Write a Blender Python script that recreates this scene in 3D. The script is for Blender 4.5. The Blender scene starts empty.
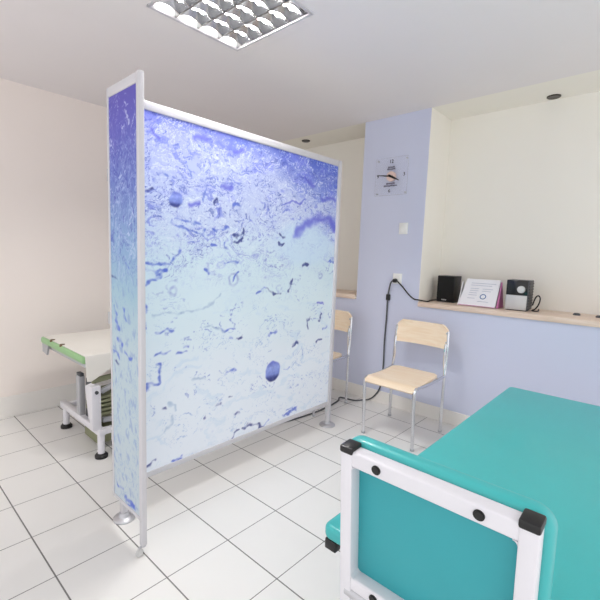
import bpy, bmesh, math, random
import numpy as np
from mathutils import Vector, Matrix

U = 1.0 / 3.0            # one floor tile is a third of a metre; lengths below are in tiles
random.seed(4)
SC = bpy.context.scene
COL = SC.collection
PI = math.pi

# ------------------------------------------------------------------ materials
def lin(c):
    c = c / 255.0
    return c / 12.92 if c <= 0.04045 else ((c + 0.055) / 1.055) ** 2.4
def rgb(r, g, b):
    return (lin(r), lin(g), lin(b), 1.0)

def mat(name, col, rough=0.5, metal=0.0, var=0.0, scale=6.0, bump=0.0, bscale=60.0, coat=0.0, spec=0.5):
    m = bpy.data.materials.new(name); m.use_nodes = True
    nt = m.node_tree; p = nt.nodes['Principled BSDF']
    p.inputs['Base Color'].default_value = col
    p.inputs['Roughness'].default_value = rough
    p.inputs['Metallic'].default_value = metal
    p.inputs['Specular IOR Level'].default_value = spec
    if coat: p.inputs['Coat Weight'].default_value = coat
    tc = nt.nodes.new('ShaderNodeTexCoord')
    if var:
        n = nt.nodes.new('ShaderNodeTexNoise'); n.inputs['Scale'].default_value = scale; n.inputs['Detail'].default_value = 4
        nt.links.new(tc.outputs['Object'], n.inputs['Vector'])
        mx = nt.nodes.new('ShaderNodeMix'); mx.data_type = 'RGBA'
        mx.inputs['A'].default_value = tuple(min(1, c * (1 - var)) for c in col[:3]) + (1,)
        mx.inputs['B'].default_value = tuple(min(1, c * (1 + var)) for c in col[:3]) + (1,)
        nt.links.new(n.outputs['Fac'], mx.inputs['Factor'])
        nt.links.new(mx.outputs['Result'], p.inputs['Base Color'])
    if bump:
        n2 = nt.nodes.new('ShaderNodeTexNoise'); n2.inputs['Scale'].default_value = bscale; n2.inputs['Detail'].default_value = 3
        nt.links.new(tc.outputs['Object'], n2.inputs['Vector'])
        b = nt.nodes.new('ShaderNodeBump'); b.inputs['Strength'].default_value = bump; b.inputs['Distance'].default_value = 0.002
        nt.links.new(n2.outputs['Fac'], b.inputs['Height'])
        nt.links.new(b.outputs['Normal'], p.inputs['Normal'])
    return m

def wood_mat(name, c1, c2, axis='Y', rough=0.45, scale=3.0):
    m = bpy.data.materials.new(name); m.use_nodes = True
    nt = m.node_tree; p = nt.nodes['Principled BSDF']
    p.inputs['Roughness'].default_value = rough
    tc = nt.nodes.new('ShaderNodeTexCoord'); mp = nt.nodes.new('ShaderNodeMapping')
    mp.inputs['Scale'].default_value = {'Y': (14, 1.2, 14), 'X': (1.2, 14, 14)}[axis]
    n = nt.nodes.new('ShaderNodeTexNoise'); n.inputs['Scale'].default_value = scale; n.inputs['Detail'].default_value = 6
    n.inputs['Distortion'].default_value = 0.6
    r = nt.nodes.new('ShaderNodeValToRGB'); r.color_ramp.elements[0].position = 0.35; r.color_ramp.elements[1].position = 0.65
    r.color_ramp.elements[0].color = c1; r.color_ramp.elements[1].color = c2
    nt.links.new(tc.outputs['Object'], mp.inputs['Vector']); nt.links.new(mp.outputs['Vector'], n.inputs['Vector'])
    nt.links.new(n.outputs['Fac'], r.inputs['Fac']); nt.links.new(r.outputs['Color'], p.inputs['Base Color'])
    return m

def emit_mat(name, col, strength):
    m = bpy.data.materials.new(name); m.use_nodes = True
    nt = m.node_tree; nt.nodes.clear()
    e = nt.nodes.new('ShaderNodeEmission'); o = nt.nodes.new('ShaderNodeOutputMaterial')
    e.inputs['Color'].default_value = col; e.inputs['Strength'].default_value = strength
    nt.links.new(e.outputs['Emission'], o.inputs['Surface'])
    return m

def floor_mat():
    m = bpy.data.materials.new('white_floor_tiles'); m.use_nodes = True
    nt = m.node_tree; L = nt.links; p = nt.nodes['Principled BSDF']
    tc = nt.nodes.new('ShaderNodeTexCoord'); sx = nt.nodes.new('ShaderNodeSeparateXYZ')
    L.new(tc.outputs['Object'], sx.inputs['Vector'])
    def mth(op, a, b=None):
        n = nt.nodes.new('ShaderNodeMath'); n.operation = op
        for i, v in enumerate((a, b)):
            if v is None: continue
            if isinstance(v, (int, float)): n.inputs[i].default_value = v
            else: L.new(v, n.inputs[i])
        return n.outputs[0]
    def line(o, w):
        f = mth('DIVIDE', o, U); d = mth('ABSOLUTE', mth('SUBTRACT', mth('FRACT', mth('ADD', f, 100.5)), 0.5))
        return mth('LESS_THAN', d, w)
    gx, gy = line(sx.outputs['X'], 0.0095), line(sx.outputs['Y'], 0.0062)
    g = mth('MAXIMUM', gx, gy)
    # every tile a touch lighter or darker
    cx = mth('FLOOR', mth('DIVIDE', sx.outputs['X'], U)); cy = mth('FLOOR', mth('DIVIDE', sx.outputs['Y'], U))
    cb = nt.nodes.new('ShaderNodeCombineXYZ'); L.new(cx, cb.inputs['X']); L.new(cy, cb.inputs['Y'])
    wn = nt.nodes.new('ShaderNodeTexWhiteNoise'); L.new(cb.outputs['Vector'], wn.inputs['Vector'])
    nz = nt.nodes.new('ShaderNodeTexNoise'); nz.inputs['Scale'].default_value = 5; L.new(tc.outputs['Object'], nz.inputs['Vector'])
    t = mth('ADD', mth('MULTIPLY', wn.outputs['Value'], 0.35), mth('MULTIPLY', nz.outputs['Fac'], 0.65))
    mx = nt.nodes.new('ShaderNodeMix'); mx.data_type = 'RGBA'
    mx.inputs['A'].default_value = rgb(231, 229, 226); mx.inputs['B'].default_value = rgb(237, 235, 232)
    L.new(t, mx.inputs['Factor'])
    m2 = nt.nodes.new('ShaderNodeMix'); m2.data_type = 'RGBA'
    L.new(mx.outputs['Result'], m2.inputs['A']); m2.inputs['B'].default_value = rgb(122, 120, 118)
    L.new(g, m2.inputs['Factor']); L.new(m2.outputs['Result'], p.inputs['Base Color'])
    r = mth('ADD', mth('MULTIPLY', g, 0.4), 0.34); L.new(r, p.inputs['Roughness'])
    p.inputs['Specular IOR Level'].default_value = 0.35
    b = nt.nodes.new('ShaderNodeBump'); b.inputs['Strength'].default_value = 0.4; b.inputs['Distance'].default_value = 0.002
    L.new(mth('SUBTRACT', 1.0, g), b.inputs['Height']); L.new(b.outputs['Normal'], p.inputs['Normal'])
    return m

def print_mat(name='watery_print'):
    m = bpy.data.materials.new(name); m.use_nodes = True
    nt = m.node_tree; p = nt.nodes['Principled BSDF']
    a = nt.nodes.new('ShaderNodeAttribute'); a.attribute_name = 'print'
    nt.links.new(a.outputs['Color'], p.inputs['Base Color'])
    p.inputs['Roughness'].default_value = 0.45; p.inputs['Specular IOR Level'].default_value = 0.25
    return m

def acrylic_mat():
    m = bpy.data.materials.new('clear_acrylic'); m.use_nodes = True
    nt = m.node_tree; nt.nodes.clear()
    o = nt.nodes.new('ShaderNodeOutputMaterial'); mix = nt.nodes.new('ShaderNodeMixShader')
    t = nt.nodes.new('ShaderNodeBsdfTransparent'); d = nt.nodes.new('ShaderNodeBsdfPrincipled')
    d.inputs['Base Color'].default_value = rgb(240, 240, 246); d.inputs['Roughness'].default_value = 0.15
    lw = nt.nodes.new('ShaderNodeLayerWeight'); lw.inputs['Blend'].default_value = 0.15
    mp = nt.nodes.new('ShaderNodeMapRange'); mp.inputs['To Min'].default_value = 0.03; mp.inputs['To Max'].default_value = 0.45
    nt.links.new(lw.outputs['Fresnel'], mp.inputs['Value']); nt.links.new(mp.outputs['Result'], mix.inputs['Fac'])
    nt.links.new(t.outputs[0], mix.inputs[1]); nt.links.new(d.outputs[0], mix.inputs[2])
    nt.links.new(mix.outputs[0], o.inputs['Surface'])
    return m

M = dict(
    floor=floor_mat(),
    ceiling=mat('ceiling_paint', rgb(234, 229, 229), 0.9, var=0.02, scale=2),
    cream=mat('cream_wall_paint', rgb(245, 235, 228), 0.9, var=0.02, scale=1.5, bump=0.1, bscale=120),
    niche=mat('cream_niche_paint', rgb(243, 239, 230), 0.9, var=0.02, scale=1.5, bump=0.1, bscale=120),
    lilac=mat('lilac_wall_paint', rgb(207, 211, 231), 0.85, var=0.02, scale=1.5, bump=0.1, bscale=120),
    skirt=mat('glazed_skirting_tile', rgb(238, 234, 229), 0.35, var=0.03, scale=3),
    ledge=wood_mat('pale_wood_ledge', rgb(222, 198, 178), rgb(234, 214, 198), 'Y', 0.4),
    alu=mat('silver_painted_aluminium', rgb(204, 202, 206), 0.38, 0.0, var=0.03, scale=30),
    steel=mat('brushed_steel', rgb(196, 196, 200), 0.42, 0.8, var=0.04, scale=30),
    chrome=mat('chrome_tube', rgb(222, 222, 226), 0.16, 1.0, var=0.02, scale=20),
    prnt=print_mat(),
    beech=wood_mat('beech_plywood', rgb(241, 217, 186), rgb(247, 228, 203), 'Y', 0.4),
    teal=mat('teal_vinyl', rgb(60, 178, 178), 0.38, var=0.05, scale=5, bump=0.15, bscale=220, coat=0.15),
    teal_back=mat('teal_backing_vinyl', rgb(50, 158, 166), 0.5, var=0.06, scale=5, bump=0.15, bscale=220),
    white_steel=mat('white_powder_coat', rgb(224, 222, 227), 0.35, var=0.02, scale=20),
    black=mat('black_plastic', rgb(18, 17, 18), 0.4, var=0.15, scale=40),
    black_cloth=mat('black_speaker_cloth', rgb(12, 11, 11), 0.9, var=0.2, scale=120, bump=0.3, bscale=400),
    black_gloss=mat('black_gloss_plastic', rgb(16, 16, 18), 0.2, var=0.1, scale=20),
    grey_plastic=mat('dark_grey_plastic', rgb(78, 80, 84), 0.5, var=0.1, scale=20),
    silver_plastic=mat('silver_plastic', rgb(206, 205, 204), 0.35, 0.15, var=0.03, scale=20),
    white_plastic=mat('white_plastic', rgb(240, 240, 236), 0.4, var=0.01, scale=20),
    paper=mat('white_paper', rgb(240, 239, 243), 0.8, var=0.01, scale=20),
    pink=mat('pink_card', rgb(216, 132, 182), 0.7, var=0.05, scale=20),
    ink_blue=mat('blue_ink', rgb(86, 120, 170), 0.7, var=0.05, scale=20),
    ink_pale=mat('pale_grey_ink', rgb(196, 200, 212), 0.7, var=0.05, scale=20),
    ink_black=mat('black_ink', rgb(50, 48, 58), 0.6, var=0.05, scale=20),
    ink_grey=mat('grey_ink', rgb(120, 118, 136), 0.6, var=0.05, scale=20),
    orange=mat('orange_dial', rgb(232, 204, 194), 0.5, var=0.05, scale=20),
    acrylic=acrylic_mat(),
    tube=emit_mat('lit_fluorescent_tube', (1.0, 0.985, 0.95, 1), 1.0),
    louvre=mat('satin_aluminium_louvre', rgb(168, 168, 170), 0.18, 1.0, var=0.03, scale=30),
    lamp_white=mat('white_lamp_housing', rgb(238, 238, 236), 0.5, var=0.01, scale=20),
    lens=mat('frosted_spot_lens', rgb(206, 204, 196), 0.3, var=0.03, scale=40),
    spot_ring=mat('dark_spot_ring', rgb(70, 66, 60), 0.35, 0.5, var=0.05, scale=30),
    green=mat('leaf_green_vinyl', rgb(146, 188, 134), 0.42, var=0.07, scale=8, bump=0.15, bscale=220),
    olive=mat('olive_green_bellows', rgb(134, 136, 106), 0.6, var=0.1, scale=20),
    sheet=mat('white_cotton_sheet', rgb(232, 228, 220), 0.9, var=0.02, scale=8, bump=0.5, bscale=18),
    grey_steel=mat('grey_painted_steel', rgb(176, 176, 180), 0.4, var=0.04, scale=20),
    brown=mat('brown_rubber', rgb(104, 84, 58), 0.6, var=0.1, scale=20),
)

# ------------------------------------------------------------------ mesh building
class MB:
    """collects shapes (in tiles) into one mesh"""
    def __init__(s): s.bm = bmesh.new()
    def _merge(s, b, bev=0.0, seg=3):
        if bev > 0:
            bmesh.ops.bevel(b, geom=b.edges[:], offset=bev, segments=seg, profile=0.5, affect='EDGES')
        me = bpy.data.meshes.new('tmp'); b.to_mesh(me); b.free(); s.bm.from_mesh(me); bpy.data.meshes.remove(me)
        return s
    def box(s, x0, x1, y0, y1, z0, z1, bev=0.0, seg=2, mtx=None):
        b = bmesh.new(); bmesh.ops.create_cube(b, size=1.0)
        bmesh.ops.scale(b, vec=(abs(x1 - x0), abs(y1 - y0), abs(z1 - z0)), verts=b.verts)
        bmesh.ops.translate(b, vec=((x0 + x1) / 2, (y0 + y1) / 2, (z0 + z1) / 2), verts=b.verts)
        if mtx is not None: bmesh.ops.transform(b, matrix=mtx, verts=b.verts)
        return s._merge(b, bev, seg)
    def cyl(s, p0, p1, r0, r1=None, n=20, bev=0.0):
        p0, p1 = Vector(p0), Vector(p1); d = p1 - p0
        b = bmesh.new()
        bmesh.ops.create_cone(b, cap_ends=True, segments=n, radius1=r0, radius2=r0 if r1 is None else r1, depth=d.length)
        q = Vector((0, 0, 1)).rotation_difference(d.normalized()).to_matrix().to_4x4()
        bmesh.ops.transform(b, matrix=Matrix.Translation((p0 + p1) / 2) @ q, verts=b.verts)
        if bev:
            es = [e for e in b.edges if len(e.link_faces) == 2 and any(len(f.verts) > 4 for f in e.link_faces)]
            bmesh.ops.bevel(b, geom=es, offset=bev, segments=2, affect='EDGES')
        return s._merge(b)
    def tube(s, path, r, n=10, smooth=6, closed=False):
        pts = [Vector(p) for p in path]
        if smooth:
            out = []
            m = len(pts)
            for i in range(m - 1):
                a = pts[max(i - 1, 0)]; b_ = pts[i]; c = pts[i + 1]; d = pts[min(i + 2, m - 1)]
                for k in range(smooth):
                    t = k / smooth
                    out.append(0.5 * ((2 * b_) + (c - a) * t + (2 * a - 5 * b_ + 4 * c - d) * t * t + (3 * b_ - a - 3 * c + d) * t ** 3))
            out.append(pts[-1]); pts = out
        b = bmesh.new(); rings = []
        up = Vector((0.13, 0.21, 0.97)); prev = None
        for i, p in enumerate(pts):
            t = (pts[min(i + 1, len(pts) - 1)] - pts[max(i - 1, 0)]).normalized()
            if prev is None:
                x = t.cross(up)
                if x.length < 1e-3: x = t.cross(Vector((1, 0, 0)))
                x.normalize()
            else:
                x = (prev - t * prev.dot(t)).normalized()
            y = t.cross(x); prev = x
            rings.append([b.verts.new(p + r * (math.cos(2 * PI * k / n) * x + math.sin(2 * PI * k / n) * y)) for k in range(n)])
        for a, c in zip(rings, rings[1:]):
            for k in range(n): b.faces.new((a[k], a[(k + 1) % n], c[(k + 1) % n], c[k]))
        b.faces.new(rings[0][::-1]); b.faces.new(rings[-1])
        return s._merge(b)
    def prism(s, prof, axis, a0, a1, bev=0.0, seg=2):
        """prof: 2-D outline in the two other axes, extruded along axis from a0 to a1"""
        b = bmesh.new()
        def v(p, a):
            return {'x': (a, p[0], p[1]), 'y': (p[0], a, p[1]), 'z': (p[0], p[1], a)}[axis]
        A = [b.verts.new(v(p, a0)) for p in prof]; B = [b.verts.new(v(p, a1)) for p in prof]
        b.faces.new(A); b.faces.new(B[::-1])
        for i in range(len(prof)): b.faces.new((A[i], B[i], B[(i + 1) % len(prof)], A[(i + 1) % len(prof)]))
        bmesh.ops.recalc_face_normals(b, faces=b.faces)
        return s._merge(b, bev, seg)
    def lathe(s, prof, c, n=32, axis='z'):
        b = bmesh.new(); rings = []
        for r, h in prof:
            ring = []
            for k in range(n):
                a = 2 * PI * k / n; q = (r * math.cos(a), r * math.sin(a), h)
                if axis == 'x': q = (h, q[0], q[1])
                if axis == 'y': q = (q[0], h, q[1])
                ring.append(b.verts.new((q[0] + c[0], q[1] + c[1], q[2] + c[2])))
            rings.append(ring)
        for a, d in zip(rings, rings[1:]):
            for k in range(n): b.faces.new((a[k], a[(k + 1) % n], d[(k + 1) % n], d[k]))
        b.faces.new(rings[0][::-1]); b.faces.new(rings[-1])
        bmesh.ops.recalc_face_normals(b, faces=b.faces)
        return s._merge(b)
    def sheet(s, fn, nu, nv, th):
        """fn(u,v) -> point; a plate of thickness th"""
        b = bmesh.new()
        P = [[Vector(fn(i / nu, j / nv)) for j in range(nv + 1)] for i in range(nu + 1)]
        def nrm(i, j):
            du = P[min(i + 1, nu)][j] - P[max(i - 1, 0)][j]; dv = P[i][min(j + 1, nv)] - P[i][max(j - 1, 0)]
            n = du.cross(dv); return n.normalized() if n.length > 1e-9 else Vector((0, 0, 1))
        T = [[b.verts.new(P[i][j] + nrm(i, j) * th / 2) for j in range(nv + 1)] for i in range(nu + 1)]
        B = [[b.verts.new(P[i][j] - nrm(i, j) * th / 2) for j in range(nv + 1)] for i in range(nu + 1)]
        for i in range(nu):
            for j in range(nv):
                b.faces.new((T[i][j], T[i + 1][j], T[i + 1][j + 1], T[i][j + 1]))
                b.faces.new((B[i][j], B[i][j + 1], B[i + 1][j + 1], B[i + 1][j]))
        for i in range(nu):
            b.faces.new((T[i][0], B[i][0], B[i + 1][0], T[i + 1][0])); b.faces.new((T[i][nv], T[i + 1][nv], B[i + 1][nv], B[i][nv]))
        for j in range(nv):
            b.faces.new((T[0][j], T[0][j + 1], B[0][j + 1], B[0][j])); b.faces.new((T[nu][j], B[nu][j], B[nu][j + 1], T[nu][j + 1]))
        bmesh.ops.recalc_face_normals(b, faces=b.faces)
        return s._merge(b)
    def rot(s, mtx):
        bmesh.ops.transform(s.bm, matrix=mtx, verts=s.bm.verts); return s
    def build(s, name, material, parent=None, smooth=True, angle=35):
        base = wloc(parent) if parent else None
        me = bpy.data.meshes.new(name)
        vs = s.bm.verts
        bmesh.ops.scale(s.bm, vec=(U, U, U), verts=vs)
        if base is None:
            xs = [v.co for v in vs]
            lo = Vector([min(c[i] for c in xs) for i in range(3)]); hi = Vector([max(c[i] for c in xs) for i in range(3)])
            org = Vector(((lo.x + hi.x) / 2, (lo.y + hi.y) / 2, lo.z))
        else: org = base
        if ZERO: org = Vector((0, 0, 0))
        bmesh.ops.translate(s.bm, vec=-org, verts=vs)
        s.bm.to_mesh(me); s.bm.free()
        if smooth:
            for p in me.polygons: p.use_smooth = True
            try: me.set_sharp_from_angle(angle=math.radians(angle))
            except Exception: pass
        me.materials.append(material)
        o = bpy.data.objects.new(name, me); COL.objects.link(o)
        if parent: o.parent = parent
        else: o.location = org
        return o
ZERO = False

def wloc(o):
    v = Vector(o.location); p = o.parent
    while p: v += Vector(p.location); p = p.parent
    return v
def tag(o, label, cat, group=None):
    o['label'] = label; o['category'] = cat
    if group: o['group'] = group
    return o
def thing(name, label, cat, loc, group=None):
    o = bpy.data.objects.new(name, None); COL.objects.link(o)
    o.empty_display_size = 0.1
    o.location = Vector(loc) * U
    return tag(o, label, cat, group)
def struct(name, mb, m, origin0=False):
    global ZERO
    ZERO = origin0
    o = mb.build(name, m, smooth=False); ZERO = False
    o['kind'] = 'structure'
    return o
def copy_tree(o, parent=None):
    c = o.copy(); COL.objects.link(c)
    if parent: c.parent = parent; c.matrix_parent_inverse = o.matrix_parent_inverse
    for ch in list(o.children): copy_tree(ch, c)
    return c

# strokes and bubbles of the printed picture, in panel coordinates (tiles)
MARKS = [
    ('s', 0.033, 'b', [(1.49, 3.98), (1.74, 3.97), (1.92, 3.98), (2.07, 4.06), (2.14, 4.18)]),
    ('s', 0.061, 'b', [(1.49, 3.63), (1.61, 3.7), (1.78, 3.78), (1.83, 3.89)]),
    ('s', 0.062, 'b', [(1.68, 3.83), (1.83, 3.86)]),
    ('s', 0.031, 'b', [(1.96, 4.64), (2.14, 4.53), (2.33, 4.49), (2.63, 4.51)]),
    ('s', 0.043, 'b', [(2.84, 4.54), (3.13, 4.61)]),
    ('s', 0.019, 'b', [(2.05, 4.66), (2.33, 4.67), (2.51, 4.63)]),
    ('s', 0.051, 'b', [(2.6, 3.87), (2.72, 3.83)]),
    ('s', 0.046, 'b', [(1.51, 3.38), (1.5, 3.0)]),
    ('s', 0.030, 'g', [(2.14, 3.16), (2.5, 3.18), (2.75, 3.29), (2.97, 3.42)]),
    ('s', 0.019, 'g', [(1.6, 3.16), (2.14, 3.16)]),
    ('s', 0.065, 'b', [(1.5, 2.01), (1.63, 2.04), (1.79, 2.08)]),
    ('s', 0.041, 'b', [(1.74, 2.34), (1.77, 2.13)]),
    ('s', 0.026, 'b', [(1.69, 2.88), (1.99, 2.89)]),
    ('s', 0.036, 'b', [(1.67, 2.53), (1.92, 2.57)]),
    ('s', 0.034, 'b', [(2.07, 2.5), (2.26, 2.52)]),
    ('s', 0.034, 'b', [(2.2, 2.61), (2.3, 2.62)]),
    ('s', 0.070, 'd', [(4.45, 4.38), (4.54, 4.38)]),
    ('s', 0.030, 'd', [(4.47, 4.58), (4.56, 4.54)]),
    ('s', 0.065, 'd', [(5.22, 3.95), (5.36, 3.97)]),
    ('s', 0.058, 'b', [(6.15, 4.02), (6.34, 4.05)]),
    ('s', 0.040, 'd', [(4.09, 3.48), (4.29, 3.39), (4.56, 3.39)]),
    ('s', 0.042, 'd', [(4.77, 3.41), (4.85, 3.57), (4.88, 3.7)]),
    ('s', 0.039, 'b', [(3.88, 3.41), (4.06, 3.5)]),
    ('s', 0.041, 'd', [(5.48, 2.54), (5.43, 2.68), (5.5, 2.79)]),
    ('s', 0.061, 'd', [(5.83, 2.69), (5.9, 2.8)]),
    ('s', 0.036, 'b', [(5.99, 2.46), (6.14, 2.53)]),
    ('s', 0.045, 'd', [(4.99, 2.22), (5.12, 2.24)]),
    ('s', 0.038, 'd', [(5.75, 2.18), (5.97, 2.2)]),
    ('s', 0.033, 'b', [(4.72, 1.73), (4.88, 1.72)]),
    ('s', 0.046, 'd', [(3.59, 0.77), (3.77, 0.78), (3.99, 0.71), (4.14, 0.6)]),
    ('s', 0.032, 'd', [(3.26, 0.6), (3.38, 0.71), (3.46, 0.74)]),
    ('s', 0.057, 'b', [(4.74, 0.72), (4.97, 0.68), (5.2, 0.76)]),
    ('s', 0.035, 'b', [(4.83, 0.79), (5.03, 0.76)]),
    ('s', 0.044, 'b', [(4.17, 0.66), (4.28, 0.74)]),
    ('s', 0.072, 'b', [(2.04, 0.62), (2.13, 0.66)]),
    ('s', 0.034, 'd', [(1.56, 0.71), (1.61, 0.71)]),
    ('s', 0.022, 'd', [(1.63, 0.75), (1.68, 0.75)]),
    ('s', 0.034, 'd', [(2.89, 1.39), (2.98, 1.39)]),
    ('s', 0.028, 'd', [(2.65, 1.21), (2.69, 1.22)]),
    ('s', 0.031, 'd', [(3.17, 1.46), (3.27, 1.48)]),
    ('s', 0.026, 'd', [(1.83, 1.61), (1.88, 1.62)]),
    ('s', 0.026, 'd', [(3.35, 1.1), (3.45, 1.09)]),
    ('s', 0.028, 'g', [(1.96, 1.67), (2.07, 1.5)]),
    ('s', 0.023, 'g', [(2.03, 1.42), (1.96, 1.28), (1.77, 1.18)]),
    ('s', 0.187, 'v', [(4.96, 4.62), (5.27, 4.83), (5.68, 4.99), (6.04, 5.0), (6.32, 4.86)]),
    ('s', 0.135, 'v', [(6.12, 4.94), (6.29, 4.77)]),
    ('s', 0.080, 'v', [(2.29, 4.94), (2.48, 4.99)]),
    ('s', 0.049, 'b', [(2.58, 5.02), (2.6, 5.2)]),
    ('s', 0.027, 'd', [(2.83, 4.98), (2.87, 5.1), (2.92, 5.01), (2.83, 4.98)]),
    ('s', 0.053, 'b', [(3.21, 4.98), (3.35, 5.03)]),
    ('s', 0.045, 'd', [(3.25, 4.49), (3.32, 4.46), (3.41, 4.54)]),
    ('s', 0.045, 'd', [(3.32, 4.37), (3.44, 4.45)]),
    ('s', 0.036, 'd', [(3.41, 4.37), (3.46, 4.61)]),
    ('s', 0.044, 'b', [(3.04, 4.32), (3.13, 4.25)]),
    ('s', 0.043, 'b', [(2.76, 4.31), (2.84, 4.3)]),
    ('s', 0.083, 'b', [(4.21, 2.51), (4.44, 2.59)]),
    ('s', 0.042, 'b', [(3.19, 2.6), (3.27, 2.59)]),
    ('s', 0.058, 'd', [(3.39, 2.58), (3.49, 2.6)]),
    ('s', 0.037, 'b', [(3.03, 2.79), (3.26, 2.76)]),
    ('s', 0.036, 'g', [(2.65, 2.89), (2.87, 2.79), (3.1, 2.77)]),
    ('s', 0.048, 'b', [(3.14, 1.95), (3.33, 1.99)]),
    ('s', 0.046, 'v', [(5.73, 3.09), (5.95, 3.07)]),
    ('s', 0.027, 'g', [(2.39, 1.97), (2.51, 2.0), (2.66, 1.95)]),
    ('s', 0.029, 'b', [(3.07, 4.0), (3.38, 4.01)]),
    ('s', 0.044, 'b', [(3.24, 3.68), (3.36, 3.82)]),
    ('s', 0.102, 'v', [(3.26, 5.94), (3.44, 5.98)]),
    ('s', 0.093, 'v', [(2.38, 6.01), (2.63, 6.02)]),
    ('s', 0.057, 'v', [(1.62, 5.97), (1.75, 5.83)]),
    ('s', 0.039, 'b', [(2.25, 5.47), (2.32, 5.34)]),
    ('s', 0.030, 'b', [(1.83, 5.36), (1.89, 5.31)]),
    ('s', 0.029, 'd', [(1.53, 5.05), (1.66, 5.07)]),
    ('s', 0.085, 'v', [(2.98, 5.29), (3.16, 5.31)]),
    ('s', 0.039, 'v', [(4.53, 5.16), (5.21, 5.33)]),
    ('s', 0.082, 'v', [(5.18, 5.78), (5.42, 5.67)]),
    ('s', 0.087, 'v', [(5.79, 5.4), (6.24, 5.45)]),
    ('r', 0.215, 'B', [(4.36, 1.75)]),
    ('r', 0.124, 'B', [(2.05, 4.98)]),
    ('r', 0.073, 'R', [(2.01, 3.53)]),
    ('r', 0.129, 'R', [(3.26, 3.69)]),
    ('r', 0.088, 'R', [(3.3, 4.98)]),
    ('r', 0.069, 'R', [(5.83, 3.7)]),
]
SIDE_MARKS = [
    ('s', 0.048, 'b', [(-1.65, 3.4), (-1.67, 3.21), (-1.76, 3.05)]),
    ('s', 0.032, 'b', [(-1.92, 3.35), (-2.0, 3.19)]),
    ('s', 0.040, 'b', [(-1.73, 2.93), (-1.85, 2.83)]),
    ('s', 0.032, 'b', [(-1.56, 2.71), (-1.75, 2.65)]),
    ('s', 0.032, 'b', [(-1.96, 2.77), (-2.11, 2.71)]),
    ('s', 0.029, 'd', [(-1.62, 2.57), (-1.75, 2.55)]),
    ('s', 0.035, 'b', [(-1.63, 0.68), (-1.82, 0.69)]),
    ('s', 0.048, 'b', [(-1.94, 0.64), (-2.12, 0.58), (-2.24, 0.53)]),
    ('s', 0.032, 'b', [(-2.0, 0.56), (-2.18, 0.57)]),
    ('s', 0.032, 'g', [(-1.67, 0.92), (-1.76, 0.8)]),
    ('s', 0.032, 'g', [(-1.79, 0.94), (-1.95, 0.88)]),
    ('s', 0.024, 'g', [(-2.04, 1.07), (-2.13, 0.99)]),
    ('s', 0.032, 'd', [(-1.56, 3.8), (-1.72, 3.75)]),
    ('s', 0.032, 'b', [(-1.99, 4.01), (-2.11, 3.91)]),
]

# ------------------------------------------------------------------ the room
XW, YL, H = 8.75, 4.10, 7.93      # back wall face, left wall face, ceiling height
XN = 10.0                          # back of the two recesses
ZL = 3.03                          # top of the wooden ledges
YP0, YP1 = -2.53, -0.62            # the pillar between the recesses
FX0, FY0 = -5.0, -11.0

struct('floor', MB().box(FX0, XN + .3, FY0, YL + .3, -0.2, 0), M['floor'], True)
LX0, LX1, LY0, LY1 = 1.86, 3.64, -2.83, -1.05       # the lamp's opening
c = MB()
c.box(FX0, LX0, FY0, YL + .3, H, H + .5); c.box(LX1, XW, FY0, YL + .3, H, H + .5)
c.box(LX0, LX1, FY0, LY0, H, H + .5); c.box(LX0, LX1, LY1, YL + .3, H, H + .5)
struct('ceiling', c, M['ceiling'])
struct('ceiling_niche', MB().box(XW, XN + .3, FY0, YL + .3, H, H + .5), M['niche'])
struct('wall_left', MB().box(FX0, XN + .3, YL, YL + .3, 0, H), M['cream'])
w = MB()
w.box(XW, XN, FY0, YL, 0, ZL - .121)
w.box(XW, XN, YP0, YP1, ZL - .121, H)
wb = struct('wall_back', w, M['lilac'])
# plaster returns on the flanks of the pillar are painted cream
struct('wall_niche', MB().box(XN, XN + .3, FY0, YL, 0, H), M['niche'])
struct('trim_1', MB().box(XW + .012, XN, YP0 - .012, YP0, ZL - .1, H), M['niche'])
struct('trim_2', MB().box(XW + .012, XN, YP1, YP1 + .012, ZL - .1, H), M['niche'])
b = MB()
b.box(XW - .03, XW, FY0, YL - .03, 0.0, .36, .008, 1)
struct('baseboard_back', b, M['skirt'])
b = MB()
b.box(FX0, XW - .03, YL - .03, YL, 0.0, .52, .008, 1)
struct('baseboard_left', b, M['skirt'])

for nm, y0, y1, lab in (('r', FY0, YP0 - .013, 'pale wooden ledge right of the lilac pillar, carrying the stereo'),
                        ('l', YP1 + .013, YL, 'short visible piece of pale wooden ledge left of the lilac pillar')):
    l = MB().box(XW - .06, XN, y0, y1, ZL - .12, ZL, .012, 2)
    o = l.build('wooden_ledge', M['ledge']); tag(o, lab, 'ledge', 'wooden ledges along the lilac wall')

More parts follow.
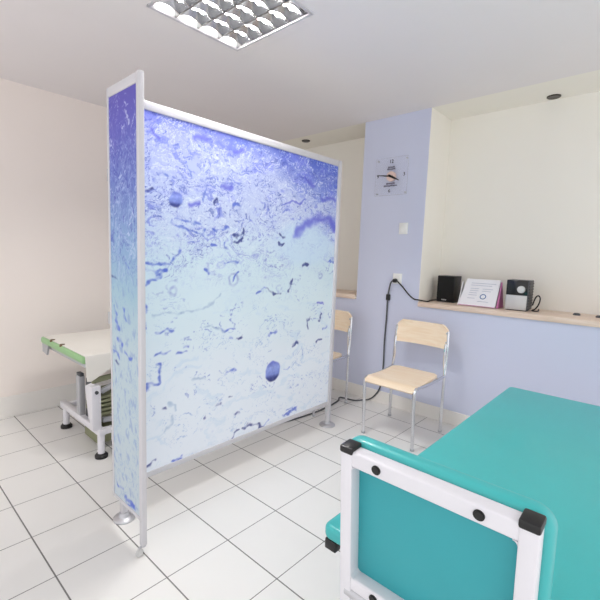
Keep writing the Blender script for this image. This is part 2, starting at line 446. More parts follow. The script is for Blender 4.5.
# ------------------------------------------------------------------ ceiling lamp
def make_lamp():
    t = thing('ceiling_light', 'square recessed ceiling light with four lit tubes and a silver louvre', 'ceiling light', ((LX0 + LX1) / 2, (LY0 + LY1) / 2, H))
    f = MB(); e = .03
    f.box(LX0 - e, LX1 + e, LY0 - e, LY0 + .02, H - .02, H + .02); f.box(LX0 - e, LX1 + e, LY1 - .02, LY1 + e, H - .02, H + .02)
    f.box(LX0 - e, LX0 + .02, LY0, LY1, H - .02, H + .02); f.box(LX1 - .02, LX1 + e, LY0, LY1, H - .02, H + .02)
    f.build('frame', M['alu'], t)
    h = MB(); th = .01
    h.box(LX0, LX1, LY0, LY1, H + .3, H + .3 + th)
    h.box(LX0, LX0 + th, LY0, LY1, H + .02, H + .3); h.box(LX1 - th, LX1, LY0, LY1, H + .02, H + .3)
    h.box(LX0, LX1, LY0, LY0 + th, H + .02, H + .3); h.box(LX0, LX1, LY1 - th, LY1, H + .02, H + .3)
    h.build('housing', M['lamp_white'], t)
    n = 4; w = (LX1 - LX0 - .04) / n
    g = MB()
    for k in range(n + 1):
        x = LX0 + .02 + k * w
        a = .0 if k == 0 else .05; b_ = .0 if k == n else .05
        g.prism([(x - a, H + .2), (x - .012, H + .0), (x + .012, H + .0), (x + b_, H + .2)], 'y', LY0 + .02, LY1 - .02)
    g.build('reflector', M['louvre'], t)
    for k in range(n):
        x = LX0 + .02 + (k + .5) * w
        MB().cyl((x, LY0 + .06, H + .19), (x, LY1 - .06, H + .19), .055, n=14).build('tube', M['tube'], t)
    for k in range(n):
        xa = LX0 + .02 + k * w
        for j in range(6):
            y = LY0 + (LY1 - LY0) * (j + .5) / 6
            # each cross blade is dished along its lower edge and thins towards it
            lv = MB(); b = bmesh.new(); n_ = 8; rows = []
            for q in range(n_ + 1):
                tq = q / n_; xq = xa + .02 + (w - .04) * tq; arch = math.sin(PI * tq)
                zb_ = H + .004 + .05 * arch; zt_ = H + .15; hw_ = .05 + .035 * arch
                rows.append([b.verts.new((xq, y + dy, zz)) for dy, zz in ((-hw_, zt_), (-.012, zb_), (.012, zb_), (hw_, zt_))])
            for ra, rb in zip(rows, rows[1:]):
                for e_ in range(4): b.faces.new((ra[e_], rb[e_], rb[(e_ + 1) % 4], ra[(e_ + 1) % 4]))
            b.faces.new(rows[0]); b.faces.new(rows[-1][::-1])
            bmesh.ops.recalc_face_normals(b, faces=b.faces); lv._merge(b)
            lv.build('louvre_blade', M['louvre'], t)
    return t
make_lamp()

def spot(x, y, lab):
    t = thing('downlight', lab, 'spotlight', (x, y, H), 'recessed spotlights over the ledges')
    MB().lathe([(.085, H - .001), (.14, H - .001), (.14, H - .02), (.128, H - .03), (.085, H - .025)], (x, y, 0), 32).build('ring', M['spot_ring'], t)
    MB().lathe([(.0, H - .018), (.085, H - .018), (.083, H - .002), (.0, H - .002)], (x, y, 0), 24).build('lens', M['lens'], t)
spot(9.74, -4.95, 'small dark round spotlight in the soffit right of the lilac pillar')
spot(9.15, 1.92, 'small dark round spotlight in the soffit left of the pillar, above the screen')

# ------------------------------------------------------------------ folding privacy screen
def hash2(ix, iy, seed):
    h = (ix * 374761393 + iy * 668265263 + seed * 974634721) & 0xffffffff
    h = ((h ^ (h >> 13)) * 1274126177) & 0xffffffff
    return ((h ^ (h >> 16)) & 0xffff) / 65535.0
def vnoise(x, y, seed):
    """gradient noise, 0..1"""
    ix, iy = np.floor(x).astype(np.int64), np.floor(y).astype(np.int64)
    fx, fy = x - ix, y - iy
    ux = fx * fx * fx * (fx * (fx * 6 - 15) + 10); uy = fy * fy * fy * (fy * (fy * 6 - 15) + 10)
    def g(i, j):
        a = hash2(ix + i, iy + j, seed) * 2 * PI
        return np.cos(a) * (fx - i) + np.sin(a) * (fy - j)
    n = (g(0, 0) * (1 - ux) + g(1, 0) * ux) * (1 - uy) + (g(0, 1) * (1 - ux) + g(1, 1) * ux) * uy
    return np.clip(.5 + n * .85, 0, 1)
def fbm(x, y, seed, o=4):
    s = 0; a = .5; t = 0
    for k in range(o):
        s = s + a * vnoise(x, y, seed + k * 17); t += a; x = x * 2.03 + 7.1; y = y * 2.03 + 3.7; a *= .55
    return s / t
def sstep(a, b_, x):
    t = np.clip((x - a) / (b_ - a), 0, 1); return t * t * (3 - 2 * t)
def segdist(x, y, pts):
    d = np.full(x.shape, 1e9)
    if len(pts) == 1: return np.hypot(x - pts[0][0], y - pts[0][1])
    for (ax, ay), (bx, by) in zip(pts, pts[1:]):
        vx, vy = bx - ax, by - ay; l = vx * vx + vy * vy + 1e-9
        t = np.clip(((x - ax) * vx + (y - ay) * vy) / l, 0, 1)
        d = np.minimum(d, np.hypot(x - ax - t * vx, y - ay - t * vy))
    return d
INK = {'b': (80, 102, 200), 'd': (44, 52, 120), 'g': (150, 175, 205), 'v': (100, 104, 206)}
def ramp(v, stops):
    pos = [s[0] for s in stops]
    return np.stack([np.interp(v, pos, [s[1][k] for s in stops]) for k in range(3)], -1)

def paint_main(X, Z):
    """the enlarged photograph of water printed on the long panel"""
    u = (X - 1.0) / 5.4; v = (6.35 - Z) / 5.8
    w1 = fbm(X * .9, Z * 1.3, 3) - .5; w2 = fbm(X * .9 + 9, Z * 1.3 + 5, 11) - .5
    col = ramp(v + .10 * w1 + .03 * w2, [(0, (128, 134, 206)), (.05, (154, 160, 216)), (.13, (180, 190, 228)), (.28, (196, 208, 234)), (.40, (206, 225, 235)),
                     (.55, (217, 233, 240)), (.72, (229, 238, 246)), (1, (235, 241, 250))])
    def blend(t, c):
        t = np.clip(t, 0, 1)[..., None]; return col * (1 - t) + np.array(c, float) * t
    # deep blue along the top edge, strongest to the right
    top = sstep(.07 + .17 * u ** 1.5, .0, v + .16 * w1 + .05 * w2) * (.25 + .75 * u)
    col = blend(top * .85, (74, 98, 204))
    rt = sstep(.72, 1.0, u + .35 * w1) * sstep(.34, .2, v + .1 * w2) * sstep(.5, .62, fbm(X * .8 + 2, Z * 2.2, 25))
    col = blend(rt * .7, (86, 106, 208))
    m = sstep(.54, .68, fbm(X * 1.5 + 3, Z * 3.0, 21)) * sstep(.34, .06, v)
    col = blend(m * .6, (126, 134, 226))
    # warped, wispy ripple lines
    a1 = fbm(X * 2.6, Z * 3.4, 31) - .5; a2 = fbm(X * 2.6, Z * 3.4, 37) - .5
    xx = X + 1.2 * w1 + .55 * a1; zz = Z + 1.1 * w2 + .45 * a2
    def ridge(fx, fz, seed, wd, o=3):
        n = fbm(xx * fx, zz * fz, seed, o); return sstep(wd, 0, np.abs(n - .5))
    up = sstep(.52, .26, v + .10 * w2)
    keep = sstep(.40, .62, fbm(X * 1.8, Z * 2.6, 77)); keep2 = sstep(.42, .6, fbm(X * 2.3 + 7, Z * 3.1, 78))
    col = blend(ridge(1.3, 2.8, 41, .02) * up * keep * .8, (76, 88, 180))
    col = blend(ridge(2.4, 4.8, 47, .024) * up * keep2 * .8, (84, 96, 186))
    col = blend(ridge(4.2, 7.5, 49, .032) * up * (.35 + .6 * keep) * .7, (92, 104, 190))
    col = blend(ridge(2.0, 3.8, 53, .024) * up * .75, (226, 232, 244))
    col = blend(ridge(4.0, 7.0, 55, .035) * up * .6, (224, 231, 244))
    mot = sstep(.54, .68, fbm(xx * 4.5, zz * 8., 71, 3)) * up * keep2
    col = blend(mot * .6, (108, 120, 210))
    spk = sstep(.60, .74, fbm(xx * 9, zz * 13, 73, 2)) * sstep(.5, .62, fbm(X * 1.8, Z * 2.4, 79)) * sstep(.58, .36, v)
    col = blend(spk * .5, (70, 84, 170))
    low = sstep(.42, .6, v)
    col = blend(ridge(1.5, 4.5, 59, .014) * low * sstep(.44, .58, fbm(X * 1.1, Z * 1.7, 83)) * .75, (160, 184, 222))
    col = blend(sstep(.56, .72, fbm(xx * 1.1, zz * 3.4, 61)) * low * .4, (200, 220, 240))
    spk2 = sstep(.62, .76, fbm(xx * 9, zz * 13, 91, 2)) * low * sstep(.54, .62, fbm(X * 1.4, Z * 1.9, 93)) * sstep(1., .8, v)
    col = blend(spk2 * .75, (130, 148, 206))
    # pale calm pool below the violet wave at the right
    pool = sstep(.95, .5, np.hypot((X - 5.3) / 1.3, (Z - 4.4) / .62))
    col = blend(pool * .8, (200, 221, 240))
    return marks(col, X, Z, MARKS)

def paint_side(Y, Z):
    v = (6.35 - Z) / 5.8
    w1 = fbm(Y * 2.2, Z * 1.3, 5) - .5; w2 = fbm(Y * 2.2 + 4, Z * 1.3, 15) - .5
    col = ramp(v + .06 * w1, [(0, (92, 82, 172)), (.1, (94, 92, 182)), (.22, (106, 124, 192)), (.36, (134, 166, 204)), (.48, (156, 188, 204)), (.6, (182, 200, 208)), (1, (192, 203, 210))])  # print colours greyed: the shade on this side of the wing is painted in
    def blend(t, c):
        t = np.clip(t, 0, 1)[..., None]; return col * (1 - t) + np.array(c, float) * t
    a1 = fbm(Y * 4, Z * 3, 31) - .5; a2 = fbm(Y * 4, Z * 3, 37) - .5
    xx = Y + .5 * w1 + .35 * a1; zz = Z + .8 * w2 + .4 * a2
    def ridge(fx, fz, seed, wd):
        n = fbm(xx * fx, zz * fz, seed, 3); return sstep(wd, 0, np.abs(n - .5))
    up = sstep(.5, .3, v) * sstep(.0, .05, v)
    k1 = sstep(.42, .58, fbm(Y * 3, Z * 2, 8))
    col = blend(ridge(5, 4, 43, .04) * up * .75 * k1, (222, 228, 246))
    col = blend(ridge(4.5, 5, 49, .045) * up * sstep(.06, .18, v) * .8, (72, 84, 174))
    col = blend(ridge(6.5, 7, 51, .05) * up * sstep(.06, .18, v) * .6, (190, 204, 236))
    col = blend(ridge(5, 5, 57, .03) * sstep(.35, .5, v) * .5, (136, 166, 204))
    spk = sstep(.60, .74, fbm(Y * 13 - Z * 3, Z * 6, 73, 2)) * sstep(.3, .5, v)
    col = blend(spk * .5, (124, 146, 196))
    return marks(col, Y, Z, SIDE_MARKS)

def marks(col, X, Z, L):
    jx = X + .14 * (fbm(X * 4.5, Z * 4.5, 101, 2) - .5); jz = Z + .14 * (fbm(X * 4.5 + 5, Z * 4.5, 103, 2) - .5)
    wv = sstep(.3, .7, fbm(X * 7, Z * 9, 107, 2))
    for k, w, c, pts in L:
        if k == 's':
            d = segdist(jx, jz, pts); hw = w * (.14 + .42 * wv)
            t = sstep(hw + .025, hw - .012, d) * (.8 if c in 'bd' else .55) * (.45 + .55 * wv)
            if c == 'v': t = sstep(w * .85, 0, d) * .8
            t = t[..., None]; col = col * (1 - t) + np.array(INK[c], float) * t
        else:
            px, pz = pts[0]; r = w
            d = np.hypot(.6 * X + .4 * jx - px, .6 * Z + .4 * jz - pz); yy = (Z - pz) / r
            if c == 'B':
                t = sstep(r + .02, r - .02, d)[..., None] * .85
                body = np.stack([np.interp(yy, [-1, -.6, -.3, .4, 1], [q[i] for q in ((30, 36, 96), (40, 48, 120), (112, 130, 210), (136, 152, 222), (84, 96, 196))]) for i in range(3)], -1)
                body = body + (fbm(X * 12, Z * 12, 5)[..., None] - .5) * 50
                col = col * (1 - t) + body * t
            else:
                t = (sstep(.04, .0, np.abs(d - r * .85)) * (.4 + .6 * sstep(.4, .6, fbm(X * 5, Z * 5, 9))) * .4)[..., None]
                col = col * (1 - t) + np.array((96, 108, 184), float) * t
    return np.clip(col, 0, 255)

def print_panel(name, parent, fixed, axis, a0, a1, z0, z1, th, nu, nv, painter):
    """a printed board: a finely divided front and back, with the picture stored per vertex"""
    A = np.linspace(a0, a1, nu + 1); Zs = np.linspace(z0, z1, nv + 1)
    AA, ZZ = np.meshgrid(A, Zs, indexing='ij')
    rgbv = painter(AA, ZZ) / 255.0
    linv = np.where(rgbv <= .04045, rgbv / 12.92, ((rgbv + .055) / 1.055) ** 2.4)
    nV = AA.size; base = wloc(parent)
    def coords(off):
        f = np.full(AA.shape, fixed + off)
        P = np.stack([AA, f, ZZ], -1) if axis == 'x' else np.stack([f, AA, ZZ], -1)
        return P.reshape(-1, 3) * U - np.array(base)
    V = np.concatenate([coords(-th / 2), coords(th / 2)])
    idx = np.arange(nV).reshape(AA.shape)
    q = np.stack([idx[:-1, :-1], idx[1:, :-1], idx[1:, 1:], idx[:-1, 1:]], -1).reshape(-1, 4)
    if axis == 'y': q = q[:, ::-1]
    faces = np.concatenate([q, q[:, ::-1] + nV])
    per = np.concatenate([idx[:, 0], idx[-1, 1:], idx[-2::-1, -1], idx[0, -2:0:-1]])
    rim = np.stack([per, np.roll(per, -1), np.roll(per, -1) + nV, per + nV], -1)
    faces = np.concatenate([faces, rim[:, ::-1] if axis == 'x' else rim])
    me = bpy.data.meshes.new(name)
    me.from_pydata(V.tolist(), [], faces.tolist())
    at = me.color_attributes.new('print', 'FLOAT_COLOR', 'POINT')
    cc = np.ones((2 * nV, 4), np.float32); cc[:nV, :3] = linv.reshape(-1, 3); cc[nV:, :3] = linv.reshape(-1, 3)
    at.data.foreach_set('color', cc.ravel())
    me.materials.append(M['prnt']); me.update()
    o = bpy.data.objects.new(name, me); COL.objects.link(o); o.parent = parent
    return o

SX, SY, SX2, SY2 = 1.0, -1.5, 6.37, -2.385     # short wing (x), long panel (y), far post (x), free end of the wing (y)
ZB, ZT = .53, 6.34
def make_screen():
    t = thing('privacy_screen', 'two-winged privacy screen printed with blue water, standing on the tiled floor', 'room divider', (SX, SY, 0))
    def post(x, y, z0, r, bev=.016):
        return MB().box(x - r, x + r, y - r, y + r, z0, ZT, bev, 2)
    XP = 1.15
    post(XP, SY, .05, .05).build('post', M['alu'], t)
    post(SX2, SY, .05, .055).build('post', M['alu'], t)
    post(SX, SY2, .12, .04).build('post', M['alu'], t)
    # long panel
    MB().box(XP + .05, SX2 - .055, SY - .035, SY + .035, ZT - .13, ZT, .012, 2).build('top_rail', M['alu'], t)
    MB().box(XP + .05, SX2 - .055, SY - .035, SY + .035, ZB, ZB + .09, .012, 2).build('bottom_rail', M['alu'], t)
    p = print_panel('printed_panel', t, SY, 'x', XP + .045, SX2 - .05, ZB + .085, ZT - .125, .03, 480, 500, paint_main)
    p['label'] = 'long panel printed with pale blue water and bubbles'
    # short wing
    za = ZB - .07
    MB().box(SX - .028, SX + .028, SY - .045, SY, za, ZT, .012, 2).build('stile', M['alu'], t)
    MB().box(SX - .028, SX + .028, SY2 + .045, SY - .045, ZT - .13, ZT, .012, 2).build('top_rail', M['alu'], t)
    MB().box(SX - .028, SX + .028, SY2 + .045, SY - .045, za, za + .055, .012, 2).build('bottom_rail', M['alu'], t)
    p = print_panel('printed_panel', t, SX, 'y', SY2 + .04, SY - .04, za + .05, ZT - .125, .03, 120, 480, paint_side)
    p['label'] = 'narrow side panel printed with violet to pale blue water'
    # round foot plates
    for x, y, r_ in ((XP, SY, .165), (SX2, SY, .195)):
        MB().lathe([(0, 0), (r_, 0), (r_, .02), (r_ - .015, .035), (.09, .055), (.07, .11), (0, .11)], (x, y, 0), 36).build('foot_plate', M['steel'], t)
    # swivel castor under the free end
    cx, cy = SX, SY2
    cs = MB().cyl((cx, cy, .1), (cx, cy, .125), .034, n=20)
    cs.tube([(cx, cy, .115), (cx - .035, cy - .005, .11), (cx - .075, cy - .012, .095), (cx - .085, cy - .018, .055)], .016, 8)
    c0 = cs.build('castor', M['steel'], t)
    MB().cyl((cx - .075, cy - .05, .055), (cx - .075, cy - .008, .055), .055, n=28, bev=.01).build('wheel', M['silver_plastic'], c0)
    # hinges joining the wings
    for z in (1.4, 3.18, 5.2):
        q = .075 if z == 3.18 else .03
        MB().box(SX - .025, SX + .09, SY + .001, SY + q, z - .09, z + .09, .012, 2).build('hinge', M['grey_steel'], t)
    return t
make_screen()

# ------------------------------------------------------------------ the two chairs
def make_chair():
    x0, y0 = 7.35, -2.94
    t = thing('stacking_chair', 'beech plywood chair with chrome legs standing before the lilac wall, in full view', 'chair', (x0, y0, 0), 'beech and chrome chairs along the lilac wall')
    hw = .655                                    # half width
    def seat(u, v):
        x = 6.60 + 1.42 * u
        z = 1.375 - .03 * math.sin(PI * min(1, u * 1.05)) + .03 * u
        if u < .12: z -= .10 * ((.12 - u) / .12) ** 1.6
        w = hw - .03 - .05 * u
        if u > .9: w -= .12 * ((u - .9) / .1) ** 2
        if u < .06: w -= .05 * ((.06 - u) / .06) ** 2
        return (x, y0 + (v * 2 - 1) * w, z)
    MB().sheet(seat, 26, 14, .045).build('seat', M['beech'], t)
    def back(u, v):
        z = 2.03 + .57 * v
        w = hw + .015
        if v > .68: w -= .15 * ((v - .68) / .32) ** 2.2
        if v < .15: w -= .05 * ((.15 - v) / .15) ** 2
        s = u * 2 - 1
        return (8.13 + .10 * (1 - s * s) + .06 * v, y0 + s * w, z + .0 * s)
    MB().sheet(back, 20, 12, .045).build('backrest', M['beech'], t)
    r = .036
    for s in (-1, 1):
        y = y0 + s * .615
        MB().tube([(6.64, y - .04, .03), (6.645, y - .02, .6), (6.65, y, 1.2), (6.67, y, 1.31), (6.74, y, 1.35), (6.84, y, 1.352)], r, 12, 5).build('leg', M['chrome'], t)
        yb = y0 + s * .675
        MB().tube([(8.08, yb, .03), (8.09, yb, .8), (8.10, yb, 1.4), (8.14, yb, 1.75), (8.15, yb, 2.1), (8.19, yb - s * .02, 2.46)], r, 12, 5).build('leg', M['chrome'], t)
        MB().tube([(6.80, y, 1.352), (7.4, y + s * .02, 1.34), (7.95, yb - s * .02, 1.37), (8.09, yb, 1.40)], r * .95, 12, 5).build('side_rail', M['chrome'], t)
        MB().tube([(8.075, yb, 1.42), (8.10, yb - s * .03, 1.65), (8.08, yb - s * .035, 1.95), (8.11, yb - s * .03, 2.16)], r * .8, 10, 5).build('back_bracket', M['chrome'], t)
        for x, yy in ((6.64, y - .04), (8.08, yb)):
            MB().cyl((x, yy, 0), (x, yy, .06), .046, .042, 16, .008).build('foot_cap', M['grey_steel'], t)
        for z in (2.2, 2.42):
            MB().cyl((8.10, yb - s * .025, z), (8.16, yb - s * .025, z), .022, n=12).build('screw', M['steel'], t)
    MB().tube([(7.95, y0 - .64, 1.33), (7.95, y0 + .64, 1.33)], r * .8, 10, 0).build('cross_rail', M['chrome'], t)
    MB().tube([(6.9, y0 - .6, 1.31), (6.9, y0 + .6, 1.31)], r * .8, 10, 0).build('cross_rail', M['chrome'], t)
    return t
chair = make_chair()
c2 = copy_tree(chair)
c2.location = Vector((7.25, -.27, 0)) * U
c2['label'] = 'beech plywood chair with chrome legs, mostly hidden behind the far post of the screen'

# ------------------------------------------------------------------ clock, switch, socket, cords
def text_mb(body, size, c, mtx):
    cu = bpy.data.curves.new('numeral', 'FONT'); cu.body = body; cu.size = size; cu.extrude = .004
    cu.align_x = 'CENTER'; cu.align_y = 'CENTER'
    o = bpy.data.objects.new('numeral', cu); COL.objects.link(o)
    dg = bpy.context.evaluated_depsgraph_get(); dg.update()
    me = bpy.data.meshes.new_from_object(o.evaluated_get(dg))
    mb = MB(); me.transform(Matrix.Translation(c) @ mtx); mb.bm.from_mesh(me)
    bpy.data.objects.remove(o); bpy.data.curves.remove(cu); bpy.data.meshes.remove(me)
    return mb
FACE = Matrix(((0, 0, -1, 0), (-1, 0, 0, 0), (0, 1, 0, 0), (0, 0, 0, 1)))      # text on a wall that looks towards -x
def make_clock():
    cy, cz = -1.55, 6.345; x = XW
    t = thing('wall_clock', 'square clear clock with black hands on the lilac pillar', 'clock', (x, cy, cz - .5))
    MB().box(x - .075, x - .045, cy - .48, cy + .48, cz - .5, cz + .5, .02, 3).build('face_plate', M['acrylic'], t)
    for a in (-1, 1):
        for b_ in (-1, 1):
            MB().cyl((x, cy + a * .42, cz + b_ * .44), (x - .045, cy + a * .42, cz + b_ * .44), .02, n=10).build('stand_off', M['steel'], t)
    MB().cyl((x, cy, cz), (x - .09, cy, cz), .13, n=28, bev=.01).build('movement', M['orange'], t)
    for s, (dy, dz) in (('12', (0, .385)), ('3', (-.39, .02)), ('6', (.02, -.385)), ('9', (.39, .02))):
        text_mb(s, .13, (x - .081, cy + dy, cz + dz), FACE).build('numeral', M['ink_black'], t, smooth=False)
    for zz, n, wd in ((.24, 4, .10), (.19, 4, .12), (-.19, 4, .13), (-.25, 6, .2)):
        txt = MB()
        for k in range(n):
            y = cy + wd * (1 - 2 * (k + .5) / n)
            txt.box(x - .083, x - .076, y - wd / n * 1.02, y + wd / n * .8, cz + zz - .022 + .006 * (k % 2), cz + zz + .022 - .005 * (k % 3))
        txt.build('dial_line', M['ink_grey'], t, smooth=False)
    def hand(name, dy, dz, w0):
        L = math.hypot(dy, dz); ang = math.atan2(dz, dy)
        m = MB().prism([(-.07, -w0), (-.07, w0), (L * .45, w0 * .9), (L, .006), (L, -.006), (L * .45, -w0 * .9)], 'x', -.006, .006)
        m.rot(Matrix.Translation((x - .1, cy, cz)) @ Matrix.Rotation(ang, 4, 'X'))
        m.build(name, M['black'], t)
    hand('minute_hand', .41, .055, .016); hand('hour_hand', -.26, -.13, .03)
    MB().cyl((x - .088, cy, cz), (x - .115, cy, cz), .03, n=14).build('hub', M['black'], t)
make_clock()

def plate(name, lab, cat, y, z, hw, hh, rocker):
    t = thing(name, lab, cat, (XW, y, z - hh))
    MB().box(XW - .03, XW, y - hw, y + hw, z - hh, z + hh, .01, 2).build('cover_plate', M['white_plastic'], t)
    if rocker: MB().box(XW - .045, XW - .028, y - hw * .72, y + hw * .72, z - hh * .72, z + hh * .72, .008, 2).build('rocker', M['white_plastic'], t)
    else:
        MB().lathe([(0, -.045), (.1, -.045), (.115, -.03), (.115, -.02), (0, -.02)], (XW, y, z), 28, 'x').build('socket_insert', M['white_plastic'], t)
plate('light_switch', 'white square light switch on the lilac pillar below the clock', 'switch', -1.985, 4.95, .125, .15, True)
plate('power_socket', 'white power socket low on the lilac pillar with a black plug in it', 'socket', -1.90, 3.60, .13, .14, False)

pl = thing('mains_lead', 'black mains lead with a dark connector running down the pillar to the floor', 'cord', (XW - .05, -1.7, 0))
k = MB().cyl((XW - .04, -1.87, 3.545), (XW - .15, -1.87, 3.545), .06, .05, 16, .01)
k.build('plug', M['black'], pl)
k = MB().tube([(XW - .12, -1.86, 3.55), (XW - .13, -1.80, 3.52), (XW - .1, -1.74, 3.42), (XW - .06, -1.68, 3.17), (XW - .05, -1.665, 3.0), (XW - .045, -1.66, 2.43),
     (XW - .04, -1.64, 1.8), (XW - .04, -1.65, 1.1), (XW - .05, -1.60, .5), (XW - .06, -1.45, .2), (8.66, -1.28, .04), (8.5, -1.15, .022), (8.3, -1.0, .022), (8.2, -.6, .022),
     (7.9, -.72, .022), (7.3, -.81, .022), (6.4, -.80, .022), (5.4, -.6, .022), (4.6, .1, .022), (4.4, .7, .022)], .021, 8, 6)
k.build('cable', M['grey_plastic'], pl)
MB().box(XW - .1, XW - .01, -1.735, -1.625, 2.98, 3.16, .03, 2).build('connector', M['black'], pl)

o = MB().tube([(XW - .10, -1.93, 3.55), (XW - .10, -1.99, 3.5), (XW - .05, -2.1, 3.38), (XW - .04, -2.25, 3.22), (XW - .05, -2.42, 3.10), (XW - .03, -2.56, ZL + .05), (XW + .1, -2.7, ZL + .022),
     (8.98, -2.72, ZL + .02), (9.2, -2.66, ZL + .02), (9.6, -2.66, ZL + .02), (9.86, -2.72, ZL + .02), (9.88, -2.9, ZL + .02)], .018, 8, 6).build('speaker_cord', M['black'])
tag(o, 'thin black cord curving from the socket onto the right ledge behind the speaker', 'cord')

# ------------------------------------------------------------------ things on the ledge
def make_speaker():
    x, y = 9.33, -2.98; hw, hh, d = .235, .70, .42
    t = thing('loudspeaker', 'small black loudspeaker at the pillar end of the right ledge', 'speaker', (x + d / 2, y, ZL))
    R = Matrix.Translation((x, y, 0)) @ Matrix.Rotation(math.radians(-4), 4, 'Z') @ Matrix.Translation((-x, -y, 0))
    MB().box(x + .03, x + d, y - hw, y + hw, ZL, ZL + hh, .015, 2, R).build('cabinet', M['black'], t)
    MB().box(x, x + .035, y - hw + .012, y + hw - .012, ZL + .012, ZL + hh - .012, .014, 2, R).build('grille', M['black_cloth'], t)
    lg = MB()
    for i in range(5): lg.box(x - .006, x + .002, y + .06 - i * .028, y + .078 - i * .028, ZL + .05, ZL + .08, 0, 1, R)
    lg.build('badge', M['silver_plastic'], t, smooth=False)
make_speaker()

def make_leaflet():
    # a card tent: printed front leaning back, pink flanks
    yl, yr = -3.47, -4.33; xb, xt, zt = 8.98, 9.28, ZL + .655
    t = thing('card_tent', 'white folded card stand with pink edges and a blue oval on the ledge', 'leaflet stand', (9.2, (yl + yr) / 2, ZL))
    sh = .08
    def pt(u, v, off=0.0):
        x = xb + (xt - xb) * v; z = ZL + (zt - ZL) * v
        n = Vector((-(zt - ZL), 0, xt - xb)).normalized() * off
        y = yl + (yr - yl) * u - sh * v * (1 - u) + .06 * v * 0
        return (x + n.x, y + (0.03 * v if False else 0), z + n.z)
    MB().sheet(lambda u, v: pt(u, .02 + .98 * v), 12, 8, .02).build('front_card', M['paper'], t)
    MB().sheet(lambda u, v: (9.62 - (9.62 - xt - .02) * v, yl + (yr - yl) * u - sh * v * (1 - u), ZL + .01 + (zt - ZL) * v), 6, 6, .02).build('back_card', M['paper'], t)
    MB().prism([(xb + .06, ZL + .005), (9.55, ZL + .005), (xt + .01, zt - .03)], 'y', yr - .035, yr - .01).build('side_flap', M['pink'], t)
    MB().prism([(xb + .06, ZL + .005), (9.55, ZL + .005), (xt + .01, zt - .06)], 'y', yl + .01, yl + .035).build('side_flap', M['paper'], t)
    MB().tube([pt(0, .03, .012), pt(1, .03, .012)], .007, 6, 0).build('edge_stripe', M['pink'], t)
    ring = MB(); ring.tube([pt(.62 + .075 * math.cos(a), .38 + .08 * math.sin(a), .014) for a in [2 * PI * i / 24 + .5 for i in range(25)]], .010, 6, 2)
    ring.build('oval_mark', M['ink_blue'], t)
    ln = MB()
    for v_, u0, u1 in ((.86, .18, .9), (.78, .18, .8), (.66, .2, .45), (.58, .2, .45), (.5, .2, .42), (.42, .2, .44), (.3, .2, .4), (.66, .55, .85), (.58, .55, .8), (.2, .5, .8)):
        ln.tube([pt(u0, v_, .012), pt(u1, v_, .012)], .007, 5, 0)
    ln.build('text_lines', M['ink_pale'], t)
make_leaflet()

def make_stereo():
    x, y0, y1 = 9.1, -4.97, -4.51; d = .46; h = .71
    t = thing('mini_stereo', 'compact stereo with black top half, silver lower half and round knob on the ledge', 'stereo', (x + d / 2, (y0 + y1) / 2, ZL))
    MB().box(x + .03, x + d, y0, y1, ZL + .02, ZL + h, .015, 2).build('case', M['grey_plastic'], t)
    MB().box(x, x + .035, y0 + .02, y1, ZL + .36, ZL + h, .012, 2).build('display_panel', M['black_gloss'], t)
    MB().box(x - .004, x + .035, y0 + .02, y1, ZL + .02, ZL + .36, .012, 2).build('lower_panel', M['silver_plastic'], t)
    MB().box(x + .02, x + .2, y0 + .01, y1 - .01, ZL, ZL + .025).build('base', M['black'], t)
    MB().cyl((x + .005, y0 + .145, ZL + .50), (x - .05, y0 + .145, ZL + .50), .085, .08, 28, .01).build('knob', M['silver_plastic'], t)
    rb = MB()
    for i in range(9): rb.box(x + .06, x + d - .03, y0 - .012, y0 + .004, ZL + .1 + i * .065, ZL + .13 + i * .065)
    rb.build('side_ribs', M['black'], t)
make_stereo()
o = MB().tube([(9.52, -4.99, ZL + .12), (9.50, -5.04, ZL + .30), (9.48, -5.10, ZL + .36), (9.44, -5.15, ZL + .30), (9.44, -5.13, ZL + .16), (9.45, -5.07, ZL + .05), (9.4, -5.02, ZL + .02), (9.3, -5.04, ZL + .02), (9.24, -5.1, ZL + .02),
     (9.3, -5.16, ZL + .022), (9.42, -5.14, ZL + .05)], .015, 8, 6).build('stereo_cord', M['black']); tag(o, 'short looped black cord lying at the right side of the stereo', 'cord')
for y, x, lab in ((-5.86, 9.5, 'tiny dark clip on the back of the right ledge, nearer the stereo'), (-6.27, 9.45, 'tiny dark clip on the right ledge, at the right edge of the photo')):
    o = MB().lathe([(0, 0), (.07, 0), (.07, .02), (.045, .045), (0, .045)], (x, y, ZL), 16).build('cable_clip', M['grey_plastic'])
    tag(o, lab, 'clip', 'tiny clips on the ledge')

